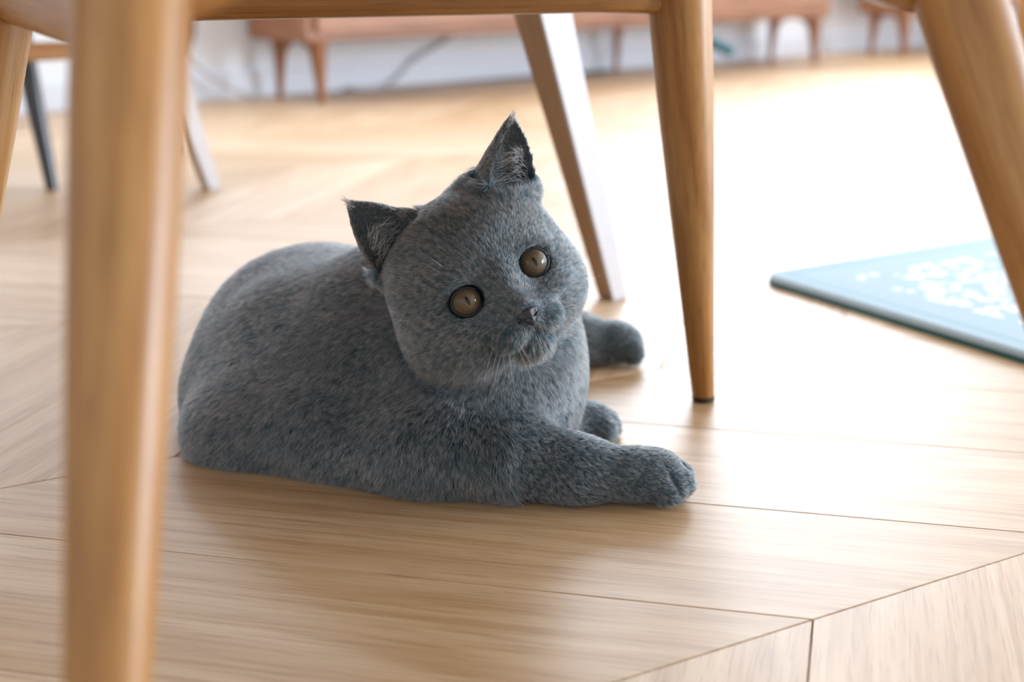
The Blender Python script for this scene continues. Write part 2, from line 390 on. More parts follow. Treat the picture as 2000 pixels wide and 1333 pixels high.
# a stool to the right: only the edge of its nearest leg enters the picture at the top right corner
sl = at(2013, 0, 2.60); sl.z = 0; stool = empty('wooden_stool', (sl.x + 0.178, sl.y + 0.03, 0))
tag(stool, 'round-legged wooden stool, only a leg edge showing at the top right corner', 'stool')
for a in (0, 90, 180, 270):
    p = Vector((sl.x + 0.178, sl.y + 0.03, 0)) + Vector((math.cos(math.radians(a + 8)), math.sin(math.radians(a + 8)), 0)) * 0.180
    round_leg('leg', p, p + Vector((0, 0, 0.43)), [(0, .010), (.5, .0155), (1, .0205)], M_chair, stool)
bm = bmesh.new(); bmesh.ops.create_cone(bm, cap_ends=True, segments=48, radius1=0.205, radius2=0.205, depth=0.035)
bmesh.ops.bevel(bm, geom=[e for e in bm.edges if abs(e.verts[0].co.z - e.verts[1].co.z) < 1e-6], offset=0.008, segments=2, affect='EDGES')
link('seat', bm_mesh('seat', bm, M_rail, True, math.radians(40)), stool, Matrix.Translation((sl.x + 0.178, sl.y + 0.03, 0.4455)))

# ------------------------------------------------------------------ dining table behind (square tapered splayed legs)
tf1, tt1 = ground(1198, 582), at(1057, 15, 1.53)
tf2 = ground(414, 368)
table = empty('dining_table', (tf1 + tf2) / 2)
tag(table, 'large wooden dining table, splayed square leg with brown faces and one white window-lit face behind the cat', 'table')
def square_leg(name, p, q, w0, w1, yaw, m1, m2, parent):
    ax = (q - p).normalized(); fx = Vector((math.cos(yaw), math.sin(yaw), 0)); fy = Vector((-math.sin(yaw), math.cos(yaw), 0))
    vs = []
    for c, w in ((p, w0), (q, w1)):
        for sx, sy in ((-1, -1), (1, -1), (1, 1), (-1, 1)):
            vs.append(c + fx * (sx * w / 2) + fy * (sy * w / 2))
    me = bpy.data.meshes.new(name)
    mw = axis_matrix(p, q); inv = mw.inverted()
    bm = bmesh.new(); bv = [bm.verts.new(inv @ v) for v in vs]
    for f in ((3, 2, 1, 0), (4, 5, 6, 7), (0, 1, 5, 4), (1, 2, 6, 5), (2, 3, 7, 6), (3, 0, 4, 7)): bm.faces.new([bv[i] for i in f])
    bmesh.ops.bevel(bm, geom=bm.edges[:], offset=0.0015, segments=2, affect='EDGES')
    bm.normal_update()
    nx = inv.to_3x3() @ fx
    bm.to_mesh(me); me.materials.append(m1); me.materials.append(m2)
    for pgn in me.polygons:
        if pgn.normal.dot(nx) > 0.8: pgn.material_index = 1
    bm.free()
    return link(name, me, parent, mw)
YAW = math.radians(-50)       # each leg's right-hand face, painted white for window glare, looks towards the windows
def up_to(p, q, z): return ext(p, q, z)
q1 = ext(tf1, tt1, 0.70)
square_leg('leg', tf1, q1, 0.0245, 0.070, YAW, M_tablewood, M_leg_glare, table)
lean = (q1 - tf1)
square_leg('leg', tf2, tf2 + lean, 0.0245, 0.070, YAW, M_tablewood, M_leg_glare, table)
endd = (tf2 - tf1).normalized(); sided = Vector((-endd.y, endd.x, 0));
if sided.x > 0: sided = -sided
mlean = lean - 2 * sided * lean.dot(sided)
TL = 1.75
for f in (tf1, tf2):
    g = f + sided * TL
    square_leg('leg', g, g + mlean, 0.0245, 0.070, YAW, M_tablewood, M_leg_glare, table)
tc1 = tf1 + lean; w_ = (tf2 - tf1).length
mid = (tf1 + tf2) / 2 + sided * (TL / 2)
bm = box_bm(TL + 0.12, w_ + 0.16, 0.03, 0.006, 2)
mw = Matrix((sided, Vector((-sided.y, sided.x, 0)), Vector((0, 0, 1)))).transposed().to_4x4(); mw.translation = mid + Vector((0, 0, 0.715))
link('tabletop', bm_mesh('tabletop', bm, M_rail, False), table, mw)

# ------------------------------------------------------------------ the black chair and the stool rail at the left
bf = ground(103, 371)
black = empty('black_chair', bf)
tag(black, 'black wooden chair with slim splayed legs in the left background', 'chair')
bt = at(28, 130, 2.30); leanb = ext(bf, bt, 0.44) - bf
bctr = bf + Vector((-0.18, 0.20, 0))
for sx, sy in ((0, 0), (0, 1), (1, 0), (1, 1)):
    f = bf + Vector((-0.46, -0.10, 0)) * sx + Vector((0.10, 0.46, 0)) * sy
    l = Vector((leanb.x * (1 - 2 * sx), 0.04 * (1 - 2 * sy), leanb.z))
    round_leg('leg', f, f + l, [(0, .011), (.3, .015), (1, .021)], M_black, black)
bm = box_bm(0.42, 0.44, 0.03, 0.012, 3)
link('seat', bm_mesh('seat', bm, M_black), black, Matrix.Translation(bctr + Vector((0, 0, 0.452))))
for sx in (0, 1):
    p = bctr + Vector((-0.19 + 0.38 * sx, 0.19, 0.455)); tube('back_post', [p, p + Vector((0, 0.05, 0.36))], 0.012, M_black, black, 12)
bm = box_bm(0.42, 0.016, 0.11, 0.006, 2)
link('backrest', bm_mesh('backrest', bm, M_black), black, Matrix.Translation(bctr + Vector((0, 0.245, 0.79))))
# stretcher low between the far legs of the table
sp = tf2 + lean * (0.236 / lean.z); sq = tf2 + sided * TL + mlean * (0.236 / mlean.z); sv = (sq - sp)
mw = Matrix((sv.normalized(), Vector((-sv.y, sv.x, 0)).normalized(), Vector((0, 0, 1)))).transposed().to_4x4(); mw.translation = (sp + sq) / 2
link('stretcher', bm_mesh('stretcher', box_bm(sv.length, 0.022, 0.028, 0.004, 2), M_rail, False), table, mw)

# ------------------------------------------------------------------ sideboards along the back wall
def sideboard(label, L0, Lr, depth, zb, h, legs_u, origin_front, mirror=False):
    """origin_front: ground point of the front left leg; legs_u: positions of the leg pairs along the front"""
    fr = (origin_front - WALL0); u0 = fr.dot(UU); n0 = -fr.dot(NN)
    root = empty('sideboard', room(u0 + Lr / 2, n0 - depth / 2)); tag(root, label, 'sideboard', None)
    M4 = Matrix((UU, NN, Vector((0, 0, 1)))).transposed().to_4x4(); M4.translation = room(u0, n0)
    link('carcass', bm_mesh('carcass', box_bm(Lr + L0, depth, h, 0.006, 2, ((Lr - L0) / 2 + L0 * 0, depth / 2, zb + h / 2)), M_teak, False), root, M4)
    nd = 3 if Lr > 1.5 else 2
    for k in range(nd):
        w = (Lr + L0 - 0.05) / nd
        dr = link('door', bm_mesh('door', box_bm(w - 0.006, 0.018, h - 0.05, 0.003, 1, (-L0 + 0.025 + w * (k + 0.5), -0.008, zb + h / 2)), M_teak, False), root, M4)
        link('handle', bm_mesh('handle', box_bm(0.09, 0.014, 0.012, 0.003, 1, (-L0 + 0.025 + w * (k + 0.5), -0.024, zb + h * 0.8)), M_teak_leg, False), dr, M4)
    # legs joined in pairs by an arched cross piece
    for i, lu in enumerate(legs_u):
        fw, bw = 0.046, 0.040
        p0 = M4 @ Vector((lu, 0.02, 0)); q0 = M4 @ Vector((lu, 0.035, zb + 0.004))
        round_leg('leg', p0, q0, [(0, .011), (.35, .015), (.8, .024), (1, .030)], M_teak_leg, root, 18)
        p1 = M4 @ Vector((lu, depth - 0.05, 0)); q1 = M4 @ Vector((lu, depth - 0.06, zb + 0.004))
        round_leg('leg', p1, q1, [(0, .008), (.35, .012), (.8, .019), (1, .026)], M_teak_leg, root, 18)
        vs, fs = [], []; n = 14
        for j in range(n + 1):
            t = j / n; y = 0.03 + t * (depth - 0.085); low = zb - 0.006 - 0.055 * abs(2 * t - 1) ** 3
            for x in (-0.012, 0.012): vs += [(lu + x, y, low), (lu + x, y, zb + 0.002)]
        for j in range(n):
            a = 4 * j; b_ = a + 4
            fs += [(a, a + 1, b_ + 1, b_), (a + 2, b_ + 2, b_ + 3, a + 3), (a, b_, b_ + 2, a + 2), (a + 1, a + 3, b_ + 3, b_ + 1)]
        fs += [(0, 2, 3, 1), (4 * n, 4 * n + 1, 4 * n + 3, 4 * n + 2)]
        link('cross_piece', mesh('cross_piece', vs, fs, M_teak_leg), root, M4)
    if Lr > 1.5:      # a slim middle leg at the back
        px = at(1173, 148, 1.0); t_ = None
        lu = Lr * 0.60; p1 = M4 @ Vector((lu, depth - 0.05, 0)); q1 = M4 @ Vector((lu, depth - 0.06, zb + 0.004))
        round_leg('leg', p1, q1, [(0, .007), (.35, .009), (.8, .014), (1, .018)], M_teak_leg, root, 18)
    return root
of = ground(638, 203)
L1 = (ground(1585, 119) - of).dot(UU) - 0.06
sideboard('long reddish wooden sideboard on tapered legs along the white wall', 0.06, L1 + 0.05, 0.27, 0.160, 0.44, [0.0, L1], of)
o2 = ground(1775, 112)
sideboard('second sideboard, farther right along the wall, seen just left of the slanted near chair leg', 0.03, 1.2, 0.22, 0.160, 0.44, [0.0, 1.1], o2)
# cords against the wall and the teal strip on the floor
def cord(name, pts, r, m, label, cat):
    P = [Vector(p) for p in pts]; out = []
    for i in range(len(P) - 1):
        p0, p1, p2, p3 = P[max(i - 1, 0)], P[i], P[i + 1], P[min(i + 2, len(P) - 1)]
        for k in range(6):
            t = k / 6; out.append(0.5 * ((2 * p1) + (p2 - p0) * t + (2 * p0 - 5 * p1 + 4 * p2 - p3) * t * t + (-p0 + 3 * p1 - 3 * p2 + p3) * t ** 3))
    out.append(P[-1]); o = tube(name, out, r, m); return tag(o, label, cat)
cord('power_cord', [room(-0.78, 0.03, 0.42), room(-0.70, 0.04, 0.30), room(-0.58, 0.05, 0.17), room(-0.46, 0.07, 0.06), room(-0.36, 0.10, 0.007)], 0.006, M_cord_pale,
     'thin grey cord hanging down the white wall left of the sideboard legs', 'cord')
cord('power_cord', [room(0.42, 0.012, 0.150), room(0.34, 0.014, 0.11), room(0.25, 0.018, 0.074), room(0.14, 0.025, 0.007), room(0.0, 0.03, 0.007)], 0.005, M_cord_pale,
     'thin grey cord slanting down the wall underneath the long sideboard', 'cord')
tl0, tl1 = at(1350, 70, 4.75), at(1432, 103, 4.70)
tube('teal_strap', [tl0, (tl0 + tl1) / 2 + Vector((0, 0, .004)), tl1], 0.018, M_teal)
ts = bpy.data.objects['teal_strap']; tag(ts, 'dark teal strap slanting below the sideboard beside the wall', 'strap')

# ------------------------------------------------------------------ rug
rc = ground(1481, 552); r1 = ground(1930, 467); r2 = ground(2000, 712)
e1 = (r1 - rc).normalized(); e2 = (r2 - rc).normalized(); e1 = (e1 - e2 * (e1.dot(e2) * 0.5)).normalized()
rug = link('rug', None, None, Matrix.Translation(rc)); tag(rug, 'pale blue rug with white flecked centre and darker edge at the right', 'rug')
m, nt, b = mat('rug_pile'); N, Lk = nt.nodes.new, nt.links.new
tc = N('ShaderNodeTexCoord'); sep = N('ShaderNodeSeparateXYZ'); Lk(tc.outputs['UV'], sep.inputs[0])
def mth(op, a, b_=None, c=None):
    n = N('ShaderNodeMath'); n.operation = op
    for i, x in enumerate((a, b_, c)):
        if x is None: continue
        if isinstance(x, (int, float)): n.inputs[i].default_value = x
        else: Lk(x, n.inputs[i])
    return n.outputs[0]
dist = mth('MINIMUM', sep.outputs[0], sep.outputs[1])       # distance to the two edges in view
vor = N('ShaderNodeTexVoronoi'); vor.inputs['Scale'].default_value = 62; Lk(tc.outputs['UV'], vor.inputs['Vector'])
nz = N('ShaderNodeTexNoise'); nz.inputs['Scale'].default_value = 26; nz.inputs['Detail'].default_value = 3; Lk(tc.outputs['UV'], nz.inputs['Vector'])
fleck = mth('LESS_THAN', vor.outputs['Distance'], mth('MULTIPLY_ADD', nz.outputs['Fac'], 0.55, 0.18))
wob = mth('MULTIPLY_ADD', nz.outputs['Fac'], 0.02, dist)
field = mth('GREATER_THAN', wob, 0.088)
fac = mth('MULTIPLY', fleck, field)
nz2 = N('ShaderNodeTexNoise'); nz2.inputs['Scale'].default_value = 300; Lk(tc.outputs['UV'], nz2.inputs['Vector'])
c1_ = N('ShaderNodeMix'); c1_.data_type = 'RGBA'; c1_.inputs[6].default_value = (0.38, 0.50, 0.57, 1); c1_.inputs[7].default_value = (0.50, 0.61, 0.68, 1); Lk(nz2.outputs['Fac'], c1_.inputs[0])
# one darker tone-on-tone line inside the border
band = mth('MULTIPLY', mth('GREATER_THAN', dist, 0.022), mth('LESS_THAN', dist, 0.028))
c2_ = N('ShaderNodeMix'); c2_.data_type = 'RGBA'; c2_.inputs[7].default_value = (0.26, 0.41, 0.48, 1); Lk(mth('MULTIPLY', band, 0.6), c2_.inputs[0]); Lk(c1_.outputs[2], c2_.inputs[6])
c3_ = N('ShaderNodeMix'); c3_.data_type = 'RGBA'; c3_.inputs[7].default_value = (0.86, 0.84, 0.86, 1); Lk(fac, c3_.inputs[0]); Lk(c2_.outputs[2], c3_.inputs[6])
Lk(c3_.outputs[2], b.inputs['Base Color']); b.inputs['Roughness'].default_value = 0.95; b.inputs['Specular IOR Level'].default_value = 0.1
bp = N('ShaderNodeBump'); bp.inputs['Strength'].default_value = 0.6; bp.inputs['Distance'].default_value = 0.002; Lk(nz2.outputs['Fac'], bp.inputs['Height']); Lk(bp.outputs[0], b.inputs['Normal'])
M_rug = m; M_rugedge = plain('rug_edge_teal', (0.05, 0.14, 0.15), 0.9, 0.1, 0.3, 300)
def rug_shape(name, off, z0, z1, m, rc_=0.03, W1=1.1, W2=1.7, rnd=0.003):
    pts = []
    x0, x1, y0, y1 = off, W1 - off, off, W2 - off
    for cx, cy, a0 in ((x0 + rc_, y0 + rc_, 180), (x1 - rc_, y0 + rc_, 270), (x1 - rc_, y1 - rc_, 0), (x0 + rc_, y1 - rc_, 90)):
        for k in range(9):
            a = math.radians(a0 + 90 * k / 8); pts.append((cx + rc_ * math.cos(a), cy + rc_ * math.sin(a)))
    n = len(pts); vs, uv = [], []
    cx, cy = W1 / 2, W2 / 2
    for z, ins in ((z0, 0), (z1 - rnd, 0), (z1 - rnd * .3, rnd * .3), (z1, rnd)):
        for x, y in pts:
            x2 = x + (ins if x < cx else -ins); y2 = y + (ins if y < cy else -ins)
            v = e1 * x2 + e2 * y2; vs.append((v.x, v.y, z)); uv.append((x2, y2))
    fs = [tuple(reversed(range(n)))] + [tuple(3 * n + k for k in range(n))]
    for r in range(3):
        for k in range(n): fs.append((r * n + k, r * n + (k + 1) % n, (r + 1) * n + (k + 1) % n, (r + 1) * n + k))
    nrm = e1.cross(e2).z
    if nrm < 0: fs = [tuple(reversed(f)) for f in fs]
    me = mesh(name, vs, fs, m); ul = me.uv_layers.new(name='UVMap')
    for l in me.loops: ul.data[l.index].uv = uv[l.vertex_index]
    return link(name, me, rug)
rug_shape('backing', 0.0, 0.0003, 0.0055, M_rugedge, rnd=0.001)
rug_shape('pile', 0.0008, 0.0057, 0.0125, M_rug, rnd=0.004)

#CAT#
# ------------------------------------------------------------------ the cat: one continuous body surface grown from a distance field
HS = 0.0021
LO3 = np.array([-0.305, 0.885, -0.002], np.float32); HI3 = np.array([0.160, 1.405, 0.300], np.float32)
NX, NY, NZ = [int(v) for v in np.ceil((HI3 - LO3) / HS)]
GX = (LO3[0] + HS * np.arange(NX)).astype(np.float32); GY = (LO3[1] + HS * np.arange(NY)).astype(np.float32); GZ = (LO3[2] + HS * np.arange(NZ)).astype(np.float32)
FLD = np.full((NX, NY, NZ), 0.2, np.float32)
def sub(c, r):
    c = np.array(c, np.float32)
    lo = np.maximum(((c - r - LO3) / HS).astype(int), 0); hi = np.minimum(((c + r - LO3) / HS).astype(int) + 2, (NX, NY, NZ))
    sl = tuple(slice(int(a), int(b)) for a, b in zip(lo, hi))
    return sl, GX[sl[0]][:, None, None], GY[sl[1]][None, :, None], GZ[sl[2]][None, None, :]
def smin(a, b, k):
    h = np.maximum(k - np.abs(a - b), 0) / k; return np.minimum(a, b) - h * h * k * 0.25
def put(sl, d, k, op='u'):
    if op == 'u': FLD[sl] = smin(FLD[sl], d, k)
    else: FLD[sl] = -smin(-FLD[sl], d, k)       # carve
def ell(c, r, k=0.02, R=None, op='u'):
    """ellipsoid, R = 3x3 whose rows are its local axes"""
    m = max(r) + k + 0.02; sl, x, y, z = sub(c, m)
    x, y, z = x - c[0], y - c[1], z - c[2]
    if R is not None:
        x, y, z = (R[0][0] * x + R[0][1] * y + R[0][2] * z, R[1][0] * x + R[1][1] * y + R[1][2] * z, R[2][0] * x + R[2][1] * y + R[2][2] * z)
    k0 = np.sqrt((x / r[0]) ** 2 + (y / r[1]) ** 2 + (z / r[2]) ** 2); k1 = np.sqrt((x / r[0] ** 2) ** 2 + (y / r[1] ** 2) ** 2 + (z / r[2] ** 2) ** 2)
    put(sl, (k0 * (k0 - 1) / np.maximum(k1, 1e-4)).astype(np.float32), k, op)
def cap(p, q, r0, r1, k=0.015, op='u'):
    p, q = np.array(p, np.float32), np.array(q, np.float32); c = (p + q) / 2; m = np.linalg.norm(q - p) / 2 + max(r0, r1) + k + 0.02
    sl, x, y, z = sub(c, m); d = q - p
    t = np.clip(((x - p[0]) * d[0] + (y - p[1]) * d[1] + (z - p[2]) * d[2]) / float(d @ d), 0, 1)
    dd = np.sqrt((x - p[0] - t * d[0]) ** 2 + (y - p[1] - t * d[1]) ** 2 + (z - p[2] - t * d[2]) ** 2) - (r0 + (r1 - r0) * t)
    put(sl, dd.astype(np.float32), k, op)
def chain(pts, k=0.015):
    for (p, r), (q, s) in zip(pts, pts[1:]): cap(p, q, r, s, k)
# head frame
R0 = Vector((1, 0, 0)); U0 = Vector((0, SP_, CP)); V0 = Vector((0, CP, -SP_))
er = R0 * 0.863 + U0 * 0.506; eu = -R0 * 0.506 + U0 * 0.863; ef = -V0
YAWH, PITH = math.radians(15), math.radians(-6)
rr = er * math.cos(YAWH) - ef * math.sin(YAWH); ff = ef * math.cos(YAWH) + er * math.sin(YAWH)
hf = ff * math.cos(PITH) + eu * math.sin(PITH); hu = eu * math.cos(PITH) - ff * math.sin(PITH); hr = rr
HC = at(948, 560, 0.995)
RH = np.array([hr[:], hu[:], hf[:]], np.float32)      # rows: right(in the picture), up, forward
def hw(x, y, z): return np.array((HC + hr * x + hu * y + hf * z)[:], np.float32)
def P3(px, py, D): return np.array(at(px, py, D)[:], np.float32)
# trunk
ell(P3(553, 722, 1.175), (0.075, 0.105, 0.076), 0.03)                 # haunches
ell(P3(635, 648, 1.19), (0.085, 0.105, 0.070), 0.03)                 # loin
ell(P3(500, 800, 1.12), (0.050, 0.068, 0.046), 0.03)                 # near thigh
ell(P3(560, 830, 1.06), (0.075, 0.055, 0.045), 0.03)
ell(P3(720, 720, 1.11), (0.100, 0.100, 0.082), 0.04)                 # belly, ribs
ell(P3(760, 850, 1.03), (0.080, 0.060, 0.052), 0.03)
ell(P3(820, 690, 1.092), (0.080, 0.085, 0.088), 0.04)                 # shoulders
ell(P3(940, 770, 1.035), (0.072, 0.070, 0.078), 0.035)               # chest
ell(P3(1010, 700, 1.06), (0.048, 0.055, 0.062), 0.03)
ell(P3(930, 640, 1.07), (0.060, 0.055, 0.055), 0.03)                 # neck
ell(P3(850, 880, 0.985), (0.052, 0.038, 0.040), 0.025)               # near upper arm
# near foreleg, stretched to the right
w = lambda px, D, z: np.array([(px - 1000) * D / (2760 * CP - 313 * SP_), D, z], np.float32)
chain([(w(870, 0.98, 0.036), 0.034), (w(1000, 0.965, 0.028), 0.0265), (w(1120, 0.956, 0.0220), 0.0205), (w(1215, 0.953, 0.0195), 0.0182)], 0.02)
ell(w(1268, 0.955, 0.0190), (0.0255, 0.0225, 0.0185), 0.012)
for i, (dx, dy, dz, r) in enumerate(((1300, 0.941, 0.0120, 0.0118), (1316, 0.950, 0.0145, 0.0124), (1316, 0.962, 0.015, 0.0118), (1300, 0.973, 0.013, 0.0105))):
    ell(w(dx, dy, dz), (r * 1.15, r * 0.82, r), 0.003)
# far foreleg, folded
chain([(P3(1010, 830, 1.06), 0.034), (P3(1080, 840, 1.085), 0.022), (P3(1140, 832, 1.092), 0.0185)], 0.02)
ell(P3(1158, 830, 1.092), (0.0185, 0.019, 0.0165), 0.01)
for px, py, D in ((1178, 842, 1.078), (1186, 836, 1.090), (1182, 826, 1.101)): ell(P3(px, py, D), (0.0095, 0.0075, 0.0115), 0.004)
# far hind leg, stretched behind the forelegs
chain([(np.array([-0.13, 1.24, 0.055], np.float32), 0.046), (np.array([-0.03, 1.29, 0.036], np.float32), 0.033), (np.array([0.050, 1.305, 0.0235], np.float32), 0.0205), (np.array([0.092, 1.305, 0.0215], np.float32), 0.0190)], 0.03)
ell((0.104, 1.305, 0.0210), (0.0195, 0.0200, 0.0185), 0.01)
for dy, dz in ((1.290, 0.015), (1.300, 0.020), (1.311, 0.0195), (1.321, 0.014)): ell((0.1145, dy, dz), (0.0105, 0.0072, 0.0125), 0.004)
# near hind foot tucked along the flank
ell(P3(540, 885, 1.045), (0.055, 0.026, 0.020), 0.02)
# skull
def hell(c, r, k, op='u'): ell(hw(*c), r, k, RH, op)
hell((0, 0.012, -0.006), (0.0615, 0.053, 0.052), 0.02)
hell((0, 0.028, 0.008), (0.055, 0.034, 0.040), 0.02)                  # forehead
hell((0, -0.010, -0.002), (0.064, 0.042, 0.045), 0.02)
for s in (-1, 1):
    hell((s * 0.035 - 0.002, -0.0190, 0.006), (0.0300, 0.0290, 0.0320), 0.018)  # jowls
    hell((s * 0.0115, -0.0345, 0.046), (0.0158, 0.0122, 0.0140), 0.006)  # whisker pads
    hell((s * 0.028, 0.0150, 0.034), (0.0165, 0.0085, 0.0130), 0.012)  # brow
    hell((s * 0.029, -0.0175, 0.036), (0.0170, 0.0090, 0.0130), 0.012)  # cheekbone
hell((0, -0.012, 0.043), (0.0115, 0.024, 0.0150), 0.014)              # bridge of the nose
hell((0, -0.0245, 0.0570), (0.0085, 0.0085, 0.0085), 0.008)            # nose tip
hell((0, -0.0490, 0.0385), (0.0135, 0.0095, 0.0130), 0.007)            # chin
EYES = {-1: (-0.0285, 0.0000, 0.0385), 1: (0.0270, 0.0005, 0.0385)}
ER = 0.0122
for s, c in EYES.items(): hell((c[0], c[1], c[2] + 0.0035), (ER + 0.0006, ER - 0.0007, ER + 0.001), 0.003, 'c')
# ears: hollow cones, opening forward
def ear(base, tip, front, wid, dep, L):
    """base, tip, front in world space; wid / dep half widths at the base"""
    base, tip = Vector(base), Vector(tip); az = (tip - base).normalized(); ay = (Vector(front) - az * Vector(front).dot(az)).normalized(); ax = ay.cross(az)
    L = (tip - base).length
    c = (base + tip) / 2; sl, x, y, z = sub(c[:], L / 2 + wid + 0.01)
    x, y, z = x - base[0], y - base[1], z - base[2]
    X = ax[0] * x + ax[1] * y + ax[2] * z; Y = ay[0] * x + ay[1] * y + ay[2] * z; Z = az[0] * x + az[1] * y + az[2] * z
    t = np.clip(Z / L, -0.3, 1); prof = np.clip(1 - 0.75 * np.clip(t, 0, 1) ** 2.2 - 0.25 * np.clip(t, 0, 1), 0.0, 1.05)
    wx = wid * prof + 0.0012; wy = dep * prof + 0.0012
    Yb = Y + 0.10 * wid * (np.clip(t, 0, 1) ** 2)
    ro = np.sqrt((X / wx) ** 2 + (Yb / wy) ** 2); outer = (ro - 1) * np.minimum(wx, wy)
    outer = np.maximum(outer, np.maximum(Z - L, -Z - 0.012))
    wi, di = np.maximum(wx - 0.0030, 0.0004), np.maximum(wy - 0.0002, 0.0004)
    ri = np.sqrt((X / wi) ** 2 + ((Yb - 0.0046) / di) ** 2); inner = (ri - 1) * np.minimum(wi, di)
    inner = np.maximum(inner, -(Z - 0.004) )
    d = np.maximum(outer, -inner)
    put(sl, d.astype(np.float32), 0.006)
    return base, az, ay, ax, L, wid
EL = ear(P3(800, 500, 1.000), P3(679, 394, 0.985), ff * 0.88 - rr * 0.30, 0.0265, 0.0165, 0)
ERr = ear(P3(988, 372, 1.005), P3(1002, 226, 0.990), ff * 0.93 + rr * 0.30, 0.0225, 0.0165, 0)
cap(P3(912, 392, 1.015), P3(968, 308, 1.003), 0.010, 0.004, 0.012)
cap(P3(838, 455, 1.01), P3(800, 425, 1.0), 0.010, 0.003, 0.012)
# mouth line and nostril wings
for s in (-1, 1): cap(hw(0, -0.0410, 0.0575), hw(s * 0.0105, -0.0460, 0.0540), 0.0020, 0.0018, 0.003, 'c'); cap(hw(s * 0.0105, -0.0460, 0.0540), hw(s * 0.0200, -0.0430, 0.0460), 0.0018, 0.0012, 0.003, 'c')
CREASE = [[w(1262, 0.9385, 0.0355), w(1246, 0.9345, 0.0250), w(1222, 0.9345, 0.0130)],
          [w(1290, 0.9440, 0.0300), w(1312, 0.9375, 0.0215), w(1326, 0.9345, 0.0090)],
          [w(1322, 0.9560, 0.0285), w(1346, 0.9550, 0.0215), w(1356, 0.9545, 0.0080)]]
for pl in CREASE:
    for p_, q_ in zip(pl, pl[1:]): cap(p_, q_, 0.0019, 0.0017, 0.003, 'c')
FLD = np.maximum(FLD, -(GZ[None, None, :] - 0.0012))      # flat where it rests on the floor
# surface nets
def nets(F):
    s = F < 0
    c = s[:-1, :-1, :-1].astype(np.int8)
    tot = np.zeros_like(c)
    for i in (0, 1):
        for j in (0, 1):
            for k in (0, 1): tot += s[i:F.shape[0] - 1 + i, j:F.shape[1] - 1 + j, k:F.shape[2] - 1 + k]
    act = (tot > 0) & (tot < 8); idx = np.argwhere(act); ids = np.full(act.shape, -1, np.int64); ids[act] = np.arange(len(idx))
    acc = np.zeros((len(idx), 3)); cnt = np.zeros(len(idx))
    co = [(i, j, k) for i in (0, 1) for j in (0, 1) for k in (0, 1)]
    val = {o: F[idx[:, 0] + o[0], idx[:, 1] + o[1], idx[:, 2] + o[2]].astype(np.float64) for o in co}
    for a in co:
        for b in co:
            if sum(abs(x - y) for x, y in zip(a, b)) != 1 or a > b: continue
            m_ = (val[a] < 0) != (val[b] < 0); t = val[a][m_] / (val[a][m_] - val[b][m_])
            A = np.array(a, float); Bv = np.array(b, float)
            acc[m_] += A + (Bv - A) * t[:, None]; cnt[m_] += 1
    verts = LO3 + HS * (idx + acc / cnt[:, None])
    quads = []
    for ax in range(3):
        b_, c_ = (ax + 1) % 3, (ax + 2) % 3
        sh = [slice(1, -1)] * 3; sh[ax] = slice(0, -1); f0 = s[tuple(sh)]; sh2 = list(sh); sh2[ax] = slice(1, None); f1 = s[tuple(sh2)]
        e = np.argwhere(f0 != f1); 
        if not len(e): continue
        off = np.ones(3, int); off[ax] = 0; e = e + off
        flip = s[e[:, 0], e[:, 1], e[:, 2]]
        def g(db, dc):
            q = e.copy(); q[:, b_] -= db; q[:, c_] -= dc; return ids[q[:, 0], q[:, 1], q[:, 2]]
        q = np.stack([g(1, 1), g(0, 1), g(0, 0), g(1, 0)], 1); q[~flip] = q[~flip][:, ::-1]; quads.append(q)
    return verts, np.concatenate(quads)
CV, CQ = nets(FLD); del FLD
for it in range(3):            # light smoothing
    acc = np.zeros_like(CV); cnt = np.zeros(len(CV))
    for a, b_ in ((0, 1), (1, 2), (2, 3), (3, 0)):
        for p, q in ((a, b_), (b_, a)): np.add.at(acc, CQ[:, p], CV[CQ[:, q]]); np.add.at(cnt, CQ[:, p], 1)
    CV = CV * 0.5 + 0.5 * acc / cnt[:, None]
n1 = np.cross(CV[CQ[:, 2]] - CV[CQ[:, 0]], CV[CQ[:, 3]] - CV[CQ[:, 1]]); VN = np.zeros_like(CV)
for k in range(4): np.add.at(VN, CQ[:, k], n1)
VN /= np.maximum(np.linalg.norm(VN, axis=1, keepdims=True), 1e-12)

cat = empty('cat', (-0.06, 1.08, 0)); cat_o = np.array([-0.06, 1.08, 0])
tag(cat, 'blue-grey short-haired cat with amber eyes lying on the floor, head tilted', 'cat')
M_skin, nt, b = mat('cat_skin'); b.inputs['Roughness'].default_value = 0.8
nz = nt.nodes.new('ShaderNodeTexNoise'); nz.inputs['Scale'].default_value = 500; tcn = nt.nodes.new('ShaderNodeTexCoord'); nt.links.new(tcn.outputs['Object'], nz.inputs['Vector'])
cr = nt.nodes.new('ShaderNodeValToRGB'); cr.color_ramp.elements[0].color = (0.030, 0.060, 0.080, 1); cr.color_ramp.elements[1].color = (0.085, 0.115, 0.135, 1)
nt.links.new(nz.outputs['Fac'], cr.inputs[0]); nt.links.new(cr.outputs[0], b.inputs['Base Color'])
me = bpy.data.meshes.new('body'); me.vertices.add(len(CV)); me.vertices.foreach_set('co', (CV - cat_o).astype(np.float32).ravel())
me.loops.add(len(CQ) * 4); me.loops.foreach_set('vertex_index', CQ.astype(np.int32).ravel())
me.polygons.add(len(CQ)); me.polygons.foreach_set('loop_start', np.arange(0, len(CQ) * 4, 4, dtype=np.int32))
me.polygons.foreach_set('use_smooth', np.ones(len(CQ), bool)); me.materials.append(M_skin); me.update(calc_edges=True); me.validate()
body = link('body', me, cat)

